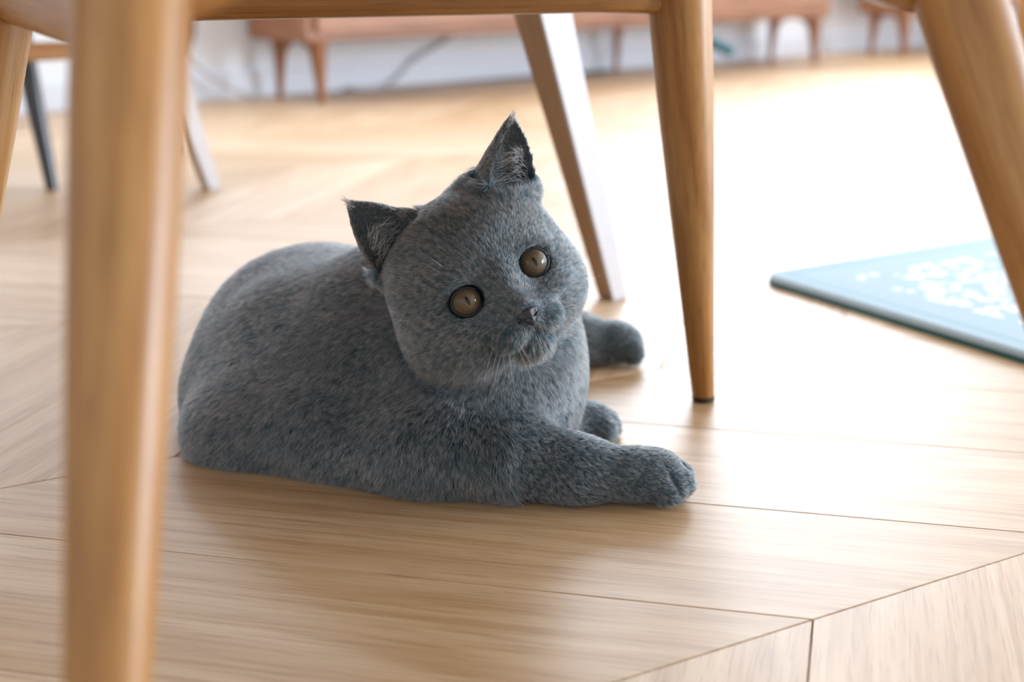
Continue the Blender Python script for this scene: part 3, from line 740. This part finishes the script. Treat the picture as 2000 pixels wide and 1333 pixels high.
# eyes
def eye_mat(name, px, py):
    """iris disc with a slit pupil, drawn in the eye's own axes (z looks out, y up)"""
    m, nt, b = mat(name); N, Lk = nt.nodes.new, nt.links.new
    def mt(op, *a):
        n = N('ShaderNodeMath'); n.operation = op
        for i, x in enumerate(a):
            if isinstance(x, (int, float)): n.inputs[i].default_value = x
            else: Lk(x, n.inputs[i])
        return n.outputs[0]
    tc = N('ShaderNodeTexCoord'); sp = N('ShaderNodeSeparateXYZ'); Lk(tc.outputs['Object'], sp.inputs[0])
    x = mt('SUBTRACT', sp.outputs[0], px); y = mt('SUBTRACT', sp.outputs[1], py)
    r = mt('SQRT', mt('ADD', mt('POWER', x, 2), mt('POWER', y, 2)))
    lens = mt('ADD', mt('POWER', mt('ABSOLUTE', mt('DIVIDE', x, 0.00155)), 1.25), mt('POWER', mt('ABSOLUTE', mt('DIVIDE', y, 0.0040)), 1.5))
    pup = N('ShaderNodeMapRange'); pup.inputs[1].default_value = 0.64; pup.inputs[2].default_value = 1.1; Lk(lens, pup.inputs[0])
    ang = mt('ARCTAN2', y, x); cb = N('ShaderNodeCombineXYZ'); Lk(mt('MULTIPLY', ang, 5.0), cb.inputs[0]); Lk(mt('MULTIPLY', r, 180.0), cb.inputs[1])
    nz = N('ShaderNodeTexNoise'); nz.inputs['Scale'].default_value = 2.2; nz.inputs['Detail'].default_value = 5; Lk(cb.outputs[0], nz.inputs['Vector'])
    cr = N('ShaderNodeValToRGB'); e = cr.color_ramp.elements; e[0].position = 0.0; e[0].color = (0.17, 0.13, 0.085, 1); e[1].position = 1; e[1].color = (0.012, 0.020, 0.024, 1)
    for p, c in ((0.45, (0.145, 0.105, 0.062)), (0.80, (0.10, 0.077, 0.046)), (0.93, (0.075, 0.065, 0.045))): q = e.new(p); q.color = (*c, 1)
    Lk(mt('DIVIDE', r, 0.0106), cr.inputs[0])
    mul = N('ShaderNodeMix'); mul.data_type = 'RGBA'; mul.blend_type = 'MULTIPLY'; mul.inputs[0].default_value = 1
    g = N('ShaderNodeMapRange'); g.inputs[1].default_value = 0.3; g.inputs[2].default_value = 0.7; g.inputs[3].default_value = 0.8; g.inputs[4].default_value = 1.2; Lk(nz.outputs['Fac'], g.inputs[0])
    Lk(cr.outputs[0], mul.inputs[6]); Lk(g.outputs[0], mul.inputs[7])
    mx = N('ShaderNodeMix'); mx.data_type = 'RGBA'; mx.inputs[6].default_value = (0.004, 0.012, 0.018, 1); Lk(pup.outputs[0], mx.inputs[0]); Lk(mul.outputs[2], mx.inputs[7])
    Lk(mx.outputs[2], b.inputs['Base Color']); b.inputs['Roughness'].default_value = 0.5
    b.inputs['Specular IOR Level'].default_value = 0.1; b.inputs['Coat Weight'].default_value = 0.8; b.inputs['Coat Roughness'].default_value = 0.03; b.inputs['Coat IOR'].default_value = 1.45
    return m
M_lid = plain('eyelid_skin', (0.012, 0.022, 0.028), 0.45)
EYEW = {}
toc = (Vector((0, 0, CAM_H)) - HC).normalized()
for s, c in EYES.items():
    ctr_ = Vector(hw(*c).tolist()); EYEW[s] = ctr_
    look = (hf * 0.80 + toc * 0.20).normalized()
    yy = (hu - look * hu.dot(look)).normalized(); xx = yy.cross(look)
    M4 = Matrix((xx, yy, look)).transposed().to_4x4(); M4.translation = ctr_
    bm = bmesh.new(); bmesh.ops.create_uvsphere(bm, u_segments=48, v_segments=32, radius=ER - 0.0002)
    for v in bm.verts:       # cornea bulge
        rr_ = math.hypot(v.co.x, v.co.y)
        if v.co.z > 0 and rr_ < 0.0095: v.co.z += 0.0013 * (1 - (rr_ / 0.0095) ** 2)
    link('eye', bm_mesh('eye', bm, eye_mat('iris', -0.0006 if s < 0 else -0.0006, 0.0006)), cat, M4)
    # dark lid rim, an almond ring drawn out towards the nose
    pts = []; n = 44
    for i in range(n + 1):
        a = 2 * math.pi * i / n; x = 0.01090 * math.cos(a); y = 0.00985 * math.sin(a)
        inn = -s * math.cos(a)
        if inn > 0.5: x += -s * 0.0042 * ((inn - 0.5) / 0.5) ** 2; y *= 1 - 0.35 * ((inn - 0.5) / 0.5)
        y -= 0.0010 * max(0, inn)
        z = math.sqrt(max(ER ** 2 - min(x * x + y * y, 0.0118 ** 2), 0)) + 0.0004
        pts.append(M4 @ Vector((x, y, z)))
    tube('eyelid', pts, 0.0008, M_lid, cat, 8)
# nose leather
M_nose = plain('nose_leather', (0.040, 0.045, 0.052), 0.42, 0.5, 0.15, 1200)
bm = bmesh.new()
prof = [(-0.0072, 0.0030), (-0.0040, 0.0042), (0, 0.0046), (0.0040, 0.0042), (0.0072, 0.0030), (0.0060, 0.0002), (0.0030, -0.0026), (0.0008, -0.0052), (-0.0008, -0.0052), (-0.0030, -0.0026), (-0.0060, 0.0002)]
rings = []
for zz, sc in ((-0.006, 1.0), (0.0006, 1.0), (0.0020, 0.86), (0.0027, 0.5)):
    rings.append([bm.verts.new((x * sc * 1.12, y * sc * 1.15, zz - abs(x) * 0.42 - max(0, -y) * 0.30)) for x, y in prof])
cv = bm.verts.new((0, -0.0004, 0.0028))
for a, b_ in zip(rings, rings[1:]):
    for k in range(len(prof)): bm.faces.new((a[(k + 1) % 11], a[k], b_[k], b_[(k + 1) % 11]))
for k in range(11): bm.faces.new((rings[-1][(k + 1) % 11], rings[-1][k], cv))
bm.faces.new(rings[0])
bmesh.ops.recalc_face_normals(bm, faces=bm.faces)
bmesh.ops.subdivide_edges(bm, edges=bm.edges[:], cuts=1, use_grid_fill=True, smooth=0.4)
NOSE = Vector(hw(0, -0.0285, 0.0655).tolist())
M4 = Matrix((hr, hu, hf)).transposed().to_4x4(); M4.translation = NOSE
nose = link('nose', bm_mesh('nose', bm, M_nose), cat, M4)
for s in (-1, 1):      # nostrils: dark comma-shaped slits under the wings
    p = [NOSE + hr * (s * x) + hu * y + hf * z for x, y, z in ((0.0026, -0.0014, 0.0008), (0.0044, -0.0012, 0.0002), (0.0064, -0.0004, -0.0012), (0.0090, -0.0008, -0.0034))]
    tube('nostril', p, [0.0005, 0.0009, 0.0010, 0.0005], M_lid, nose, 8)
p = [NOSE + hr * x + hu * y + hf * z for x, y, z in ((0, -0.004, -0.0006), (0, -0.0075, -0.0026), (0, -0.0100, -0.0042))]
tube('mouth_line', p, 0.00055, M_lid, cat, 6)

# ---- fur: single hairs rooted on the body, combed along a flow field
def fnoise(P, freq, seed, n=10):
    r = np.random.default_rng(seed); out = np.zeros(len(P))
    for i in range(n):
        kx = r.normal(size=3); kx = kx / np.linalg.norm(kx) * freq * r.uniform(0.6, 1.6); out += np.sin(P @ kx + r.uniform(0, 6.28))
    return out / math.sqrt(n) * 1.2
tri = np.concatenate([CQ[:, [0, 1, 2]], CQ[:, [0, 2, 3]]])
ta = np.linalg.norm(np.cross(CV[tri[:, 1]] - CV[tri[:, 0]], CV[tri[:, 2]] - CV[tri[:, 0]]), axis=1) / 2
tc_ = CV[tri].mean(1)
HCn = np.array(HC[:]); loc = (tc_ - HCn) @ RH.T.astype(float)
hd = np.exp(-np.maximum(np.linalg.norm(loc / np.array([1, 1.0, 1]), axis=1) - 0.065, 0) / 0.02)
wt = ta * (1 + 2.6 * hd) * np.where(tc_[:, 2] < 0.003, 0.0, 1.0)
tn = VN[tri].mean(1); vd = np.array([0, 0, CAM_H]) - tc_; vd /= np.linalg.norm(vd, axis=1, keepdims=True)
facing = (tn * vd).sum(1); wt *= np.where(facing < -0.25, 0.30, 1.0)      # sparser on the far side
NH = 430000
cum = np.cumsum(wt); pick = np.searchsorted(cum, rng.uniform(0, cum[-1], NH))
u_, v_ = rng.uniform(size=NH), rng.uniform(size=NH); fl_ = u_ + v_ > 1; u_[fl_] = 1 - u_[fl_]; v_[fl_] = 1 - v_[fl_]
T = tri[pick]; HP = CV[T[:, 0]] * (1 - u_ - v_)[:, None] + CV[T[:, 1]] * u_[:, None] + CV[T[:, 2]] * v_[:, None]
HN = VN[T[:, 0]] * (1 - u_ - v_)[:, None] + VN[T[:, 1]] * u_[:, None] + VN[T[:, 2]] * v_[:, None]
HN /= np.maximum(np.linalg.norm(HN, axis=1, keepdims=True), 1e-9)
Lh = (HP - HCn) @ RH.T.astype(float)          # head-local
rh = np.linalg.norm(Lh * np.array([1, 1, 1.0]), axis=1)
head = 1 / (1 + np.exp((rh - 0.075) / 0.006)); 
# flow anchors: (position, direction, spread)
AN = []
def an(p, d, s): d = np.array(d, float); AN.append((np.array(p, float), d / np.linalg.norm(d), s))
an((-0.20, 1.15, 0.12), (-0.8, 0.35, -0.5), 0.07); an((-0.27, 1.12, 0.07), (-0.3, -0.1, -1), 0.06); an((-0.10, 1.08, 0.13), (-0.9, 0.1, -0.4), 0.07)
an((-0.15, 1.02, 0.05), (-0.75, -0.1, -0.6), 0.07); an((-0.05, 0.98, 0.06), (-0.35, -0.1, -0.9), 0.05); an((-0.02, 0.97, 0.10), (0.0, -0.1, -1), 0.05)
an((0.05, 1.00, 0.09), (0.35, 0, -0.9), 0.05); an((0.0, 0.95, 0.03), (0.8, 0, -0.25), 0.035); an((0.09, 0.95, 0.03), (1, 0, -0.12), 0.04)
an((0.06, 1.08, 0.03), (1, 0, -0.2), 0.04); an((0.08, 1.33, 0.03), (1, 0, -0.1), 0.05); an((-0.03, 1.28, 0.05), (1, 0.2, -0.2), 0.05); an((-0.1, 0.96, 0.03), (-0.2, -0.1, -0.7), 0.05)
FLW = np.zeros_like(HP); 
for p, d, s in AN: FLW += np.exp(-((HP - p) ** 2).sum(1) / (2 * s * s))[:, None] * d
FLW += 1e-6; FLW /= np.linalg.norm(FLW, axis=1, keepdims=True)
# face: outward from the nose; down on the chin
src = np.array([0, -0.0275, 0.040]); fd = Lh - src; fd /= np.maximum(np.linalg.norm(fd, axis=1, keepdims=True), 1e-6)
fd[:, 2] = fd[:, 2] * 0.2 - 0.62; fdw = fd @ RH.astype(float)
FLW = FLW * (1 - head[:, None]) + fdw * head[:, None]
# ears: along to the tip
inear = np.zeros(NH, bool)
for (bb, az, ay, ax, L, wid) in (EL, ERr):
    q = HP - np.array(bb[:]); z = q @ np.array(az[:]); rx = np.abs(q @ np.array(ax[:])); ry = np.abs(q @ np.array(ay[:]))
    mk = (z > 0.011) & (z < L + 0.01) & (rx < wid * 1.15) & (ry < 0.022)
    FLW[mk] = np.array(az[:]); inear |= mk
# length map
face = np.clip((Lh[:, 2] - 0.010) / 0.035, 0, 1) * head
length = 0.0125 + 0.002 * fnoise(HP, 60, 3)
length = length * (1 - head) + head * (0.0090 * (1 - face) + 0.0045 * face)
nd = np.linalg.norm(Lh - np.array([0, -0.027, 0.058]), axis=1); length = np.where(head > 0.5, length * np.clip(0.35 + nd / 0.045, 0.35, 1), length)
chin = head * np.exp(-((Lh[:, 1] + 0.050) / 0.008) ** 2) * (Lh[:, 2] > 0.02); length += 0.0045 * chin
lip = sum(np.exp(-((Lh - np.array([x, -0.0400 - 0.0055 * math.sin(min(1, abs(x) / 0.0154) * 1.57), 0.055 - 0.65 * abs(x)])) ** 2).sum(1) / (2 * 0.0014 ** 2)) for x in np.linspace(-0.020, 0.020, 21)); length *= 1 - 0.45 * np.clip(lip, 0, 1)
length = np.where(inear, 0.0036, length); crease = np.zeros(NH)
paw = np.zeros(NH)
for c, s in (((0.10, 0.955, 0.02), 0.035), ((0.06, 1.09, 0.02), 0.03), ((0.105, 1.305, 0.02), 0.035)): paw = np.maximum(paw, np.exp(-((HP - np.array(c)) ** 2).sum(1) / (2 * s * s)))
length = length * (1 - paw) + 0.0036 * paw
length = np.where((HP[:, 0] > 0.0) & (HP[:, 2] < 0.06) & (HP[:, 1] < 1.0), np.minimum(length, 0.0070), length)
for pl in CREASE:
    for p_, q_ in zip(pl, pl[1:]):
        for t in np.linspace(0, 1, 6): crease = np.maximum(crease, np.exp(-((HP - (p_ * (1 - t) + q_ * t)) ** 2).sum(1) / (2 * 0.0016 ** 2)))
length *= rng.uniform(0.75, 1.12, NH) * (1 - 0.5 * crease)
keep = np.ones(NH, bool)
for s in EYES:
    c = np.array(EYES[s]); q = Lh - c; er_ = np.hypot(q[:, 0] / 1.04, q[:, 1]); inn = np.maximum(0, -s * q[:, 0] - 0.006)
    keep &= ~((np.hypot(q[:, 0] * np.where(-s * q[:, 0] > 0, 0.80, 1.0), q[:, 1] * 1.08) < 0.0112) & (q[:, 2] > -0.006))
    near_eye = np.exp(-np.maximum(er_ - 0.011, 0) / 0.005) * (q[:, 2] > -0.01); length *= 1 - 0.55 * near_eye
qn = Lh - np.array([0, -0.0285, 0.0655]); keep &= ~((np.abs(qn[:, 0]) < 0.0078 - np.maximum(0, -qn[:, 1]) * 1.25) & (qn[:, 1] > -0.0055) & (qn[:, 1] < 0.0042) & (qn[:, 2] > -0.013))
HP, HN, FLW, length, head, face, inear, Lh, paw = [a[keep] for a in (HP, HN, FLW, length, head, face, inear, Lh, paw)]; NH = len(HP)
tg = FLW - HN * (FLW * HN).sum(1)[:, None]; tg /= np.maximum(np.linalg.norm(tg, axis=1, keepdims=True), 1e-3)
bt_ = np.cross(HN, tg)
# clumping: neighbouring hairs swing together
sw = 0.14 * fnoise(HP, 300, 11) + 0.30 * fnoise(HP, 1300, 12, 16) + rng.normal(size=NH) * 0.16
lf = 0.22 * fnoise(HP, 1200, 13, 16) + rng.normal(size=NH) * 0.10
lay = 0.95 * (1 - face) + 2.1 * face                # how flat the coat lies
lay = np.where(inear, 3.0, lay); lay = lay * (1 - paw) + 2.0 * paw
d0 = HN * (1 + lf)[:, None] + tg * (lay * 0.55)[:, None] + bt_ * sw[:, None]; d0 /= np.linalg.norm(d0, axis=1, keepdims=True)
d1 = HN * 0.35 + tg * lay[:, None] + bt_ * (sw * 1.3)[:, None] + np.array([0, 0, -0.12]); d1 /= np.linalg.norm(d1, axis=1, keepdims=True)
K = 4; PT = np.zeros((NH, K, 3)); PT[:, 0] = HP - HN * 0.0006
for k in range(1, K):
    t = k / (K - 1); PT[:, k] = PT[:, k - 1] + (d0 * (1 - t) + d1 * t) * (length / (K - 1))[:, None]
PT[:, :, 2] = np.maximum(PT[:, :, 2], 0.0006)
hc = bpy.data.hair_curves.new('fur'); hc.add_curves([K] * NH)
hc.attributes['position'].data.foreach_set('vector', (PT - cat_o).astype(np.float32).ravel())
rad = np.array([1.0, 0.95, 0.7, 0.12])[None, :] * (0.000125 + 0.00004 * (1 - head) - 0.00002 * face)[:, None]
ra_ = hc.attributes.get('radius') or hc.attributes.new('radius', 'FLOAT', 'POINT'); ra_.data.foreach_set('value', rad.astype(np.float32).ravel())
tone = 0.5 + 0.09 * fnoise(HP, 180, 21) + 0.22 * fnoise(HP, 1100, 22, 16) + 0.26 * fnoise(HP, 2400, 23, 16) + rng.normal(size=NH) * 0.24
# whisker spots and the dark inside of the ears are marks of the coat itself
spot = np.zeros(NH)
for s in (-1, 1):      # dark lips
    for t in np.linspace(0, 1, 14):
        q = np.array([s * 0.020 * t, -0.0400 - 0.0055 * math.sin(min(1, t * 1.3) * 1.57), 0.055 - 0.013 * t]); spot = np.maximum(spot, 0.8 * np.exp(-((Lh - q) ** 2).sum(1) / (2 * 0.0020 ** 2)))
for s in (-1, 1):
    for r_ in range(3):
        for c_ in range(4):
            q = np.array([s * (0.011 + 0.0042 * c_), -0.0300 - 0.0042 * r_ - 0.0008 * c_]); spot = np.maximum(spot, np.exp(-((Lh[:, 0] - q[0]) ** 2 + (Lh[:, 1] - q[1]) ** 2) / (2 * 0.0010 ** 2)) * (Lh[:, 2] > 0.03))
tone = np.clip(tone - 0.9 * spot, 0, 1)
tone = np.where(inear, np.clip(tone + 0.3, 0, 1), tone)
hc.attributes.new('tone', 'FLOAT', 'CURVE').data.foreach_set('value', tone.astype(np.float32))
M_fur, nt, b = mat('cat_fur'); N, Lk = nt.nodes.new, nt.links.new
nt.nodes.remove(b); hi = N('ShaderNodeHairInfo'); at1 = N('ShaderNodeAttribute'); at1.attribute_name = 'tone'
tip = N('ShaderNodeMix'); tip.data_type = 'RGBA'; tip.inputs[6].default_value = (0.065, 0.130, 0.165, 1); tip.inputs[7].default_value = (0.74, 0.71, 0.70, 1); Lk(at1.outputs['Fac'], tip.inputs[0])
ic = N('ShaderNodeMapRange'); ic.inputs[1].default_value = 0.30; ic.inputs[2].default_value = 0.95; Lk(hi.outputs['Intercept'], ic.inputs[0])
rt = N('ShaderNodeMix'); rt.data_type = 'RGBA'; rt.inputs[6].default_value = (0.012, 0.048, 0.070, 1); Lk(ic.outputs[0], rt.inputs[0]); Lk(tip.outputs[2], rt.inputs[7])  # darker hair roots; the teal of the shadows is put into their colour
df = N('ShaderNodeBsdfDiffuse'); tl = N('ShaderNodeBsdfTranslucent'); gl = N('ShaderNodeBsdfHair'); gl.component = 'Reflection'
gl.inputs['RoughnessU'].default_value = 0.3; gl.inputs['RoughnessV'].default_value = 0.6; gl.inputs['Color'].default_value = (0.42, 0.5, 0.55, 1)
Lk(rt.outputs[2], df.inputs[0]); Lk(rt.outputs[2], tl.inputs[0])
m1 = N('ShaderNodeMixShader'); m1.inputs[0].default_value = 0.42; Lk(df.outputs[0], m1.inputs[1]); Lk(tl.outputs[0], m1.inputs[2])
m2 = N('ShaderNodeMixShader'); m2.inputs[0].default_value = 0.15; Lk(m1.outputs[0], m2.inputs[1]); Lk(gl.outputs[0], m2.inputs[2])
ph = N('ShaderNodeBsdfHairPrincipled'); ph.parametrization = 'COLOR'; ph.inputs['Roughness'].default_value = 0.42; ph.inputs['Radial Roughness'].default_value = 0.6
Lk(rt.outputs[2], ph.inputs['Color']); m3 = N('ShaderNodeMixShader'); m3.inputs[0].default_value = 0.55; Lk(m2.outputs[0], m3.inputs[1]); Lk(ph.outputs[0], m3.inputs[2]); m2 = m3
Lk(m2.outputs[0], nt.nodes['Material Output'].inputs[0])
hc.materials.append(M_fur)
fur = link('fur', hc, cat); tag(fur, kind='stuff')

# longer pale hairs inside the ears and the tufts at their tips, whiskers, brow hairs
M_whisk = plain('whisker_white', (0.75, 0.76, 0.78), 0.35); M_wdark = plain('whisker_dark', (0.05, 0.07, 0.08), 0.35)
def hair_object(name, strands, rads, m):
    hc = bpy.data.hair_curves.new(name); hc.add_curves([len(s) for s in strands])
    hc.attributes['position'].data.foreach_set('vector', (np.concatenate(strands) - cat_o).astype(np.float32).ravel())
    ra_ = hc.attributes.get('radius') or hc.attributes.new('radius', 'FLOAT', 'POINT'); ra_.data.foreach_set('value', np.concatenate(rads).astype(np.float32))
    hc.materials.append(m); o = link(name, hc, cat); tag(o, kind='stuff'); return o
st, rd = [], []
for (bb, az, ay, ax, L, wid), sgn in ((EL, -1), (ERr, 1)):
    bb, az, ay, ax = [np.array(v[:]) for v in (bb, az, ay, ax)]
    inner = 1 if (ax @ np.array(hr[:])) * -sgn > 0 else -1       # towards the head's middle
    for i in range(150):
        h = rng.uniform(0.05, 0.55) * L; side = -inner if rng.uniform() < 0.65 else inner
        p = bb + az * h + ax * (side * wid * rng.uniform(0.35, 0.85) * (1 - (h / L) ** 1.35)) + ay * 0.002
        d = -ax * side * rng.uniform(0.5, 1.1) + az * rng.uniform(0.0, 0.8) + ay * rng.uniform(0.25, 0.7); d /= np.linalg.norm(d)
        ln = rng.uniform(0.008, 0.020); c = az * rng.uniform(-0.2, 0.6)
        st.append(np.array([p + d * ln * t + c * ln * t * t * 0.6 for t in (0, .25, .5, .75, 1)])); rd.append(np.array([.00006, .00006, .00005, .00004, .00001]))
    tip_ = bb + az * L
    for i in range(60):
        p = tip_ - az * rng.uniform(0.0, 0.007) + ax * rng.normal() * 0.0012; d = az + ax * rng.normal() * 0.18 + ay * rng.normal() * 0.18; d /= np.linalg.norm(d); ln = rng.uniform(0.004, 0.0085)
        st.append(np.array([p + d * ln * t for t in (0, .5, 1)])); rd.append(np.array([.0001, .00008, .00002]))
hair_object('ear_hair', st, rd, M_whisk)
def whisker(p, d, ln, droop, m, r=0.00011):
    p, d = Vector(p), Vector(d).normalized(); tube('whisker', [p + d * (ln * t) + Vector(droop) * (ln * t * t) for t in [i / 7 for i in range(8)]], [r * (1 - 0.85 * i / 7) for i in range(8)], m, cat, 5)
for s in (-1, 1):
    for i in range(9):
        r_, c_ = i % 3, i // 3
        p = hw(s * (0.013 + 0.0042 * c_), -0.0300 - 0.0042 * r_ - 0.0008 * c_, 0.052 - 0.0035 * c_)
        if s > 0: d = hr * rng.uniform(0.9, 1.1) + hu * (0.10 - 0.22 * r_ + rng.uniform(-.1, .1)) + hf * rng.uniform(0.1, 0.4); dr = -hu * 0.12; m_ = M_wdark if (r_ < 2 and c_ < 2) else M_whisk; ln = rng.uniform(0.030, 0.050)
        else: d = -hr * (0.2 + 0.45 * c_ + rng.uniform(-.1, .1)) - hu * rng.uniform(0.7, 1.0) + hf * rng.uniform(0.2, 0.6); dr = -hu * 0.1 + hr * 0.1; m_ = M_whisk; ln = rng.uniform(0.030, 0.052)
        whisker(p.tolist(), d, ln, dr, m_)
for s, x in ((-1, -0.030), (1, 0.030)):
    for i in range(3):
        p = hw(x + 0.003 * i, 0.017, 0.041); whisker(p.tolist(), hu * 1.0 + hr * (s * 0.5 + rng.uniform(-.2, .2)) + hf * 0.35, 0.030, -hu * 0.1, M_whisk, 0.00015)
